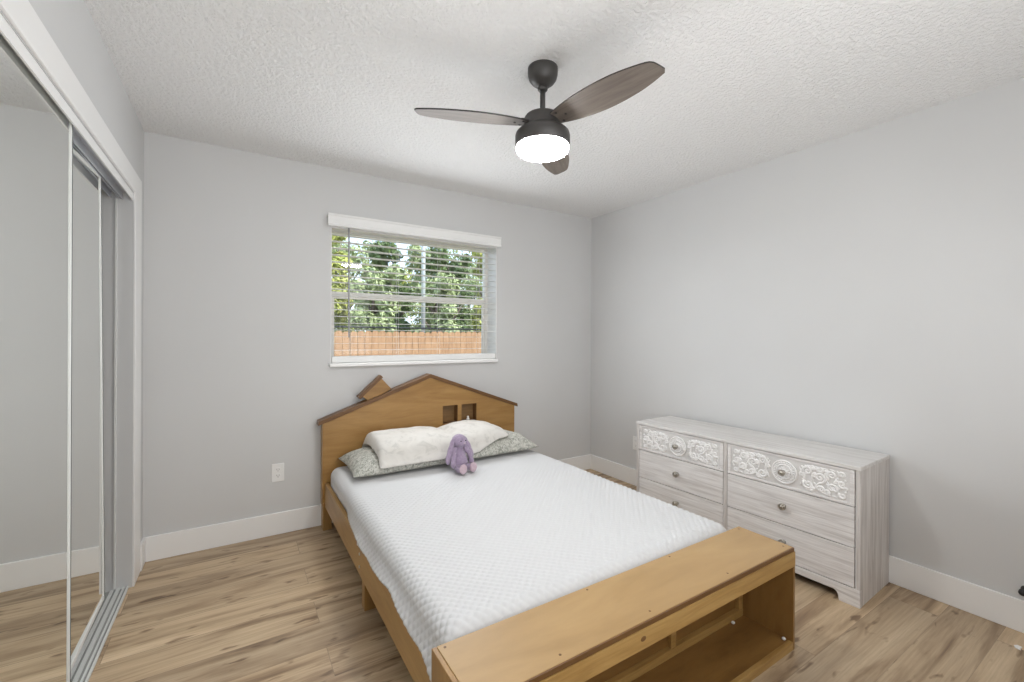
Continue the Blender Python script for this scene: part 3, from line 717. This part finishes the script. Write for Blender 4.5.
def spiral(bm, cy, cz, r, turns, a0, dirn, th, tail=None):
    pts = []; rd = []
    n = int(14 * turns)
    for k in range(n + 1):
        t = k / n; a = a0 + dirn * 2 * PI * turns * t; rr_ = r * (0.12 + 0.88 * t)
        pts.append((0.0, cy + rr_ * math.cos(a), cz + rr_ * math.sin(a))); rd.append(th * (0.75 + 0.5 * t))
    if tail:
        p1 = pts[-1]; p0 = pts[-2]; tx, tz = p1[1] - p0[1], p1[2] - p0[2]; l = math.hypot(tx, tz); tx /= l; tz /= l
        for k in range(1, 9):
            t = k / 8; d1 = (p1[1] + tx * 0.03 * t, p1[2] + tz * 0.03 * t)
            pts.append((0, d1[0] * (1 - t) + tail[0] * t, d1[1] * (1 - t) + tail[1] * t)); rd.append(th * (1.25 - 0.8 * t))
    tube(bm, pts, rd, 6)
def leaf(bm, y, z, a, l, w):
    ca, sa = math.cos(a), math.sin(a); pts = []
    n = 7; ridge = []; e1 = []; e2 = []
    for k in range(n + 1):
        t = k / n; ww_ = w * math.sin(PI * min(1, t * 0.95 + 0.05)) ** 0.8; bend = 0.18 * l * t * t
        py, pz = y + ca * l * t - sa * bend, z + sa * l * t + ca * bend
        ridge.append(bm.verts.new((-0.006 * math.sin(PI * (0.15 + 0.8 * t)), py, pz))); e1.append(bm.verts.new((0.002, py - sa * ww_, pz + ca * ww_))); e2.append(bm.verts.new((0.002, py + sa * ww_, pz - ca * ww_)))
    for k in range(n):
        bm.faces.new((ridge[k], ridge[k + 1], e1[k + 1], e1[k])); bm.faces.new((ridge[k], e2[k], e2[k + 1], ridge[k + 1]))
def carving_bm(w, h, s):
    """scrolls left and right of a round medallion, centred on (0,0) in y,z"""
    bm = bmesh.new(); hw, hh = w / 2, h / 2
    for m in (s,):
        for (cy, cz, r, tn, a0, d_, tail) in (
            (0.115, 0.034, 0.024, 1.5, 0.4, 1, (0.076, 0.046)), (0.118, -0.034, 0.024, 1.5, -0.4, -1, (0.080, -0.050)),
            (0.172, 0.012, 0.027, 1.6, 2.2, -1, (0.150, -0.058)), (0.178, -0.044, 0.017, 1.3, 1.2, 1, (0.215, -0.060)),
            (0.176, 0.054, 0.014, 1.3, -1.0, -1, (0.208, 0.060)), (0.226, 0.036, 0.022, 1.5, 0.8, 1, (0.196, 0.010)),
            (0.228, -0.026, 0.023, 1.5, 2.6, -1, (0.205, 0.004)), (0.272, 0.050, 0.015, 1.3, 2.0, 1, (0.250, 0.066)),
            (0.272, -0.050, 0.015, 1.3, -2.0, -1, (0.250, -0.066)), (0.086, 0.010, 0.012, 1.2, 1.0, -1, (0.100, -0.012)), (0.145, 0.018, 0.012, 1.2, 0.2, 1, (0.140, -0.012)), (0.138, -0.056, 0.011, 1.2, 2.0, -1, (0.110, -0.064)), (0.140, 0.058, 0.011, 1.2, -2.0, 1, (0.112, 0.062)), (0.204, -0.050, 0.012, 1.2, 0.5, -1, (0.222, -0.060)), (0.202, 0.038, 0.012, 1.2, 0.5, 1, (0.214, 0.056)), (0.250, 0.006, 0.011, 1.2, 2.5, 1, (0.244, 0.026)), (0.270, 0.004, 0.018, 1.4, 3.0, 1, (0.286, -0.026))):
            k_ = hw / 0.30; aa = a0 if m > 0 else PI - a0
            spiral(bm, m * cy * k_, cz * hh / 0.072, r, tn, aa, d_ * m, 0.0056, (m * tail[0] * k_, tail[1] * hh / 0.072))
        for (ly, lz, a, l, wd) in ((0.088, 0.012, 0.5, 0.035, 0.007), (0.088, -0.012, -0.5, 0.035, 0.007), (0.140, 0.040, 0.9, 0.03, 0.006), (0.142, -0.014, -0.8, 0.03, 0.006), (0.198, 0.030, 1.2, 0.026, 0.006),
                             (0.200, -0.010, -0.3, 0.03, 0.006), (0.246, 0.012, 0.2, 0.026, 0.006), (0.250, -0.004, -1.0, 0.03, 0.006), (0.146, 0.062, 0.1, 0.026, 0.005), (0.100, -0.062, 0.1, 0.03, 0.005), (0.100, 0.060, -0.1, 0.03, 0.005), (0.218, 0.064, 0.0, 0.026, 0.005), (0.226, -0.062, 0.1, 0.026, 0.005)):
            k_ = hw / 0.30; aa = a if m > 0 else PI - a
            leaf(bm, m * ly * k_, lz * hh / 0.072, aa, l, wd)
        # bead studs
        for (by, bz) in ((0.088, 0.050), (0.150, 0.030), (0.205, 0.052), (0.205, -0.042), (0.250, 0.028), (0.252, -0.030), (0.284, 0.026), (0.286, -0.030), (0.142, -0.044)):
            ellipsoid(bm, (0.0, m * by * hw / 0.30, bz * hh / 0.072), (0.005, 0.0055, 0.0055), seg=8, rings=6)
    return bm
def medallion_bm():
    bm = bmesh.new(); Rm = Matrix.Rotation(-PI / 2, 4, 'Y')
    lathe(bm, [(0.064, 0.0), (0.064, 0.003), (0.0625, 0.0065), (0.0595, 0.0075), (0.057, 0.006), (0.056, 0.0005), (0.042, 0.0005), (0.041, 0.006), (0.038, 0.0085), (0.034, 0.006), (0.033, 0.002), (0.018, 0.002), (0.017, 0.006), (0.014, 0.009)], 48, Rm)
    for k in range(24):
        a = 2 * PI * k / 24; ellipsoid(bm, (-0.003, 0.0485 * math.cos(a), 0.0485 * math.sin(a)), (0.004, 0.0056, 0.0056), seg=8, rings=6)
    for k in range(12):
        a = 2 * PI * k / 12; ellipsoid(bm, (-0.0045, 0.0255 * math.cos(a), 0.024 * math.sin(a)), (0.0025, 0.0068, 0.0050), Matrix.Rotation(a, 3, 'X').to_quaternion(), seg=8, rings=6)
    return bm
CARVE = None; KN = [None, None]
for ci, (y0, y1) in enumerate(cols):
    for ri, (z0, z1) in enumerate(rows):
        yc, zc = (y0 + y1) / 2, (z0 + z1) / 2
        if ri == 0:
            bd = 0.020
            bm = B((0, 0.018, y0, y0 + bd, z0, z1), (0, 0.018, y1 - bd, y1, z0, z1), (0, 0.018, y0 + bd, y1 - bd, z0, z0 + 0.012), (0, 0.018, y0 + bd, y1 - bd, z1 - 0.012, z1))
            dr = dk('drawer', bm, M_ww_h, bevel=0.0015); dr['label'] = 'carved scroll front drawer'
            link('carved_ground', B((0.0045, 0.018, y0 + bd, y1 - bd, z0 + 0.012, z1 - 0.012)), M_carve_bg, dr)
            for sd in (-1, 1):
                c = link('carving', carving_bm(y1 - y0 - 2 * bd - 0.006, z1 - z0 - 0.028, sd), M_carve, dr, smooth=True); c.location = (0.0045, yc, zc)
            md = link('medallion', medallion_bm(), M_carve, dr, smooth=True); md.location = (0.003, yc, zc)
            k = link('knob', knob_bm(0.0175), M_knob, dr, smooth=True); k.location = (-0.006, yc, zc)
        else:
            dr = dk('drawer', B((0, 0.018, y0, y1, z0, z1)), M_ww_h, bevel=0.0015)
            k = link('knob', knob_bm(0.0185), M_knob, dr, smooth=True); k.location = (0, yc, zc + 0.004)

# ------------------------------------------------------------------ small things at the right edge
ds = bmesh.new(); lathe(ds, [(0.014, 0.0), (0.014, 0.008), (0.008, 0.012), (0.008, 0.040), (0.0135, 0.043), (0.0135, 0.058), (0.010, 0.062)], 20, Matrix.Rotation(-PI / 2, 4, 'Y'))
bm = bmesh.new(); prism(bm, [(0, 0), (0.016, 0.004), (0.030, 0.0), (0.034, 0.014), (0.020, 0.022), (0.004, 0.016)], 2, 0.0005, 0.004)
prop(link('paper_scrap', bm, M_paper, loc=(3.195, -2.80, 0), bevel=0.0008), 'tiny white scrap lying on the floor at the right edge of the view', 'scrap')
prop(link('door_stop', ds, M_stop, smooth=True, loc=(RW, -2.786, 0.192)), 'black rubber door stop on the right wall above the baseboard', 'door stop')

# ------------------------------------------------------------------ outdoors: ground, fence, pole, cable, trees
def ground_mat():
    m, nt, p = new_mat('dry_lawn'); v = coords(nt); n = noise_n(nt, v, 3, 6, 0.7)
    nt.links.new(ramp(nt, n, [(0.3, (0.10, 0.13, 0.04)), (0.6, (0.22, 0.22, 0.09)), (0.8, (0.33, 0.28, 0.15))]), p.inputs['Base Color']); p.inputs['Roughness'].default_value = 0.9; return m
prop(link('ground', B((-30, 40, 0.4, 60, -0.6, -0.35)), ground_mat()), kind='structure')
M_fence = wood('weathered_cedar', (0.24, 0.125, 0.06), (0.35, 0.195, 0.10), (0.44, 0.265, 0.145), 2, 10, 2.5, 0.75, 0.4)
fe = prop(empty('garden_fence', (0, 6.0, -0.35)), 'brown wooden board fence outside, seen through the window blind', 'fence')
bm = bmesh.new(); random.seed(4)
x = -0.5
while x < 8.5:
    w = 0.138; h = 1.72 + random.uniform(-0.012, 0.012)
    prism(bm, [(x, 0.02), (x + w, 0.02), (x + w, h - 0.03), (x + w - 0.03, h), (x + 0.03, h), (x, h - 0.03)], 1, 0.0, 0.018); x += w + 0.006
link('boards', bm, M_fence, fe)
for z in (0.3, 1.32): link('rail', B((-0.5, 8.5, 0.018, 0.056, z, z + 0.09)), M_fence, fe)
for xx in (-0.2, 2.2, 4.6, 7.0): link('post', B((xx, xx + 0.09, 0.056, 0.146, 0, 1.66)), M_fence, fe)
bm = bmesh.new(); lathe(bm, [(0.05, 0), (0.05, 5.2), (0.04, 5.3)], 16); prop(link('metal_pole', bm, plain('galvanised_steel', (0.62, 0.65, 0.68), 0.35, 0.5), smooth=True, loc=(4.18, 6.7, -0.35)), 'grey metal pole standing behind the garden fence', 'pole')
bm = bmesh.new(); tube(bm, [(-2, 6.634, 1.50), (1.5, 6.634, 1.47), (4.2, 6.634, 1.46), (8, 6.634, 1.42), (12, 6.634, 1.42)], 0.018, 6)
prop(link('cable', bm, M_stop), 'dark cable fixed to the metal pole, strung just above the garden fence', 'cable')
def leaf_mat(name, a, b):
    m, nt, p = new_mat(name); v = coords(nt); n = noise_n(nt, v, 5, 3)
    nt.links.new(ramp(nt, n, [(0.3, a), (0.7, b)]), p.inputs['Base Color']); p.inputs['Roughness'].default_value = 0.55
    p.inputs['Transmission Weight'].default_value = 0.0
    return m
LM = [leaf_mat('dark_green_leaves', (0.07, 0.12, 0.035), (0.16, 0.23, 0.07)), leaf_mat('yellow_green_leaves', (0.30, 0.35, 0.07), (0.50, 0.50, 0.14)), leaf_mat('pale_green_leaves', (0.26, 0.32, 0.13), (0.42, 0.48, 0.24))]
M_bark = plain('grey_bark', (0.16, 0.125, 0.095), 0.9, bump=(25, 0.6, 0.02), var=0.3)
def tree(x, y, h, cr, kind, label, seed, nl=2600, low=0.3):
    rnd = random.Random(seed); t = prop(empty('tree', (x, y, -0.35)), label, 'tree', 'trees beyond the fence')
    bm = bmesh.new(); tube(bm, [(0, 0, 0), (0.06, 0.03, h * 0.35), (-0.05, 0.05, h * 0.62), (0.02, 0, h * 0.85)], [0.12, 0.09, 0.06, 0.02], 8)
    for k in range(6):
        a = rnd.uniform(0, 6.28); z = h * rnd.uniform(0.35, 0.65); tube(bm, [(0, 0, z), (math.cos(a) * cr * 0.4, math.sin(a) * cr * 0.4, z + h * 0.12), (math.cos(a) * cr * 0.75, math.sin(a) * cr * 0.75, z + h * 0.2)], [0.05, 0.035, 0.01], 6)
    link('trunk', bm, M_bark, t, smooth=True)
    cl = []
    for k in range(34):
        a = rnd.uniform(0, 6.28); rr_ = cr * math.sqrt(rnd.random()) * 0.85; z = h * rnd.uniform(low, 0.95); cl.append((math.cos(a) * rr_, math.sin(a) * rr_, z, cr * rnd.uniform(0.26, 0.44)))
    bm = bmesh.new()
    for k in range(nl):
        c = cl[k % len(cl)]; d_ = Vector((rnd.gauss(0, 1), rnd.gauss(0, 1), rnd.gauss(0, 1))).normalized() * c[3] * rnd.uniform(0.55, 1.05)
        p_ = Vector(c[:3]) + d_; s = rnd.uniform(0.045, 0.095)
        q_ = (d_.normalized() + Vector((rnd.uniform(-.8, .8), rnd.uniform(-.8, .8), rnd.uniform(-.3, 1)))).to_track_quat('Z', 'Y'); rz = Matrix.Rotation(rnd.uniform(0, 6.28), 3, 'Z')
        vsx = [bm.verts.new(p_ + q_ @ (rz @ Vector(v_))) for v_ in ((-s, 0, 0), (0, -s * 0.45, 0.15 * s), (s, 0, 0), (0, s * 0.45, 0.15 * s))]
        bm.faces.new(vsx)
    link('foliage', bm, LM[kind], t)
for (x, y, h, cr, kd, lb) in (
    (1.75, 8.1, 4.9, 0.66, 1, 'yellow-green leafy tree just beyond the fence, leftmost through the window'),
    (3.45, 8.2, 3.5, 0.66, 2, 'pale green bushy tree just beyond the fence, left of the metal pole'),
    (5.15, 8.2, 3.4, 0.66, 2, 'pale green bushy tree just beyond the fence, right of the metal pole'),
    (6.85, 8.1, 4.8, 0.66, 1, 'yellow-green leafy tree just beyond the fence, rightmost through the window'),
    (2.65, 10.2, 5.0, 0.72, 1, 'yellow-green tree in the second row, behind the gap left of the pale bushy tree'),
    (4.50, 10.2, 4.6, 0.72, 0, 'dark green tree in the second row, behind the metal pole'),
    (6.35, 10.2, 4.6, 0.72, 0, 'dark green tree in the second row, well right of the metal pole'),
    (8.20, 10.2, 5.2, 0.72, 1, 'yellow-green tree in the second row, at the right end'),
    (3.60, 13.0, 5.2, 1.15, 2, 'pale green tree in the third row, left of the metal pole'),
    (6.90, 13.0, 5.2, 1.15, 2, 'pale green tree in the third row, right of the metal pole'),
    (10.2, 13.0, 5.2, 1.15, 0, 'dark green tree in the third row, at the right end of the window'),
    (2.40, 17.5, 5.6, 1.55, 0, 'big dark green tree farthest away, at the left end of the window'),
    (6.60, 17.5, 5.4, 1.55, 1, 'big yellow-green tree farthest away, behind the metal pole'),
    (10.8, 17.5, 5.6, 1.55, 2, 'big pale green tree farthest away, toward the right end of the window')):
    tree(x, y, h, cr, kd, lb, int(x * 100 + y * 10), 9000, 0.10)
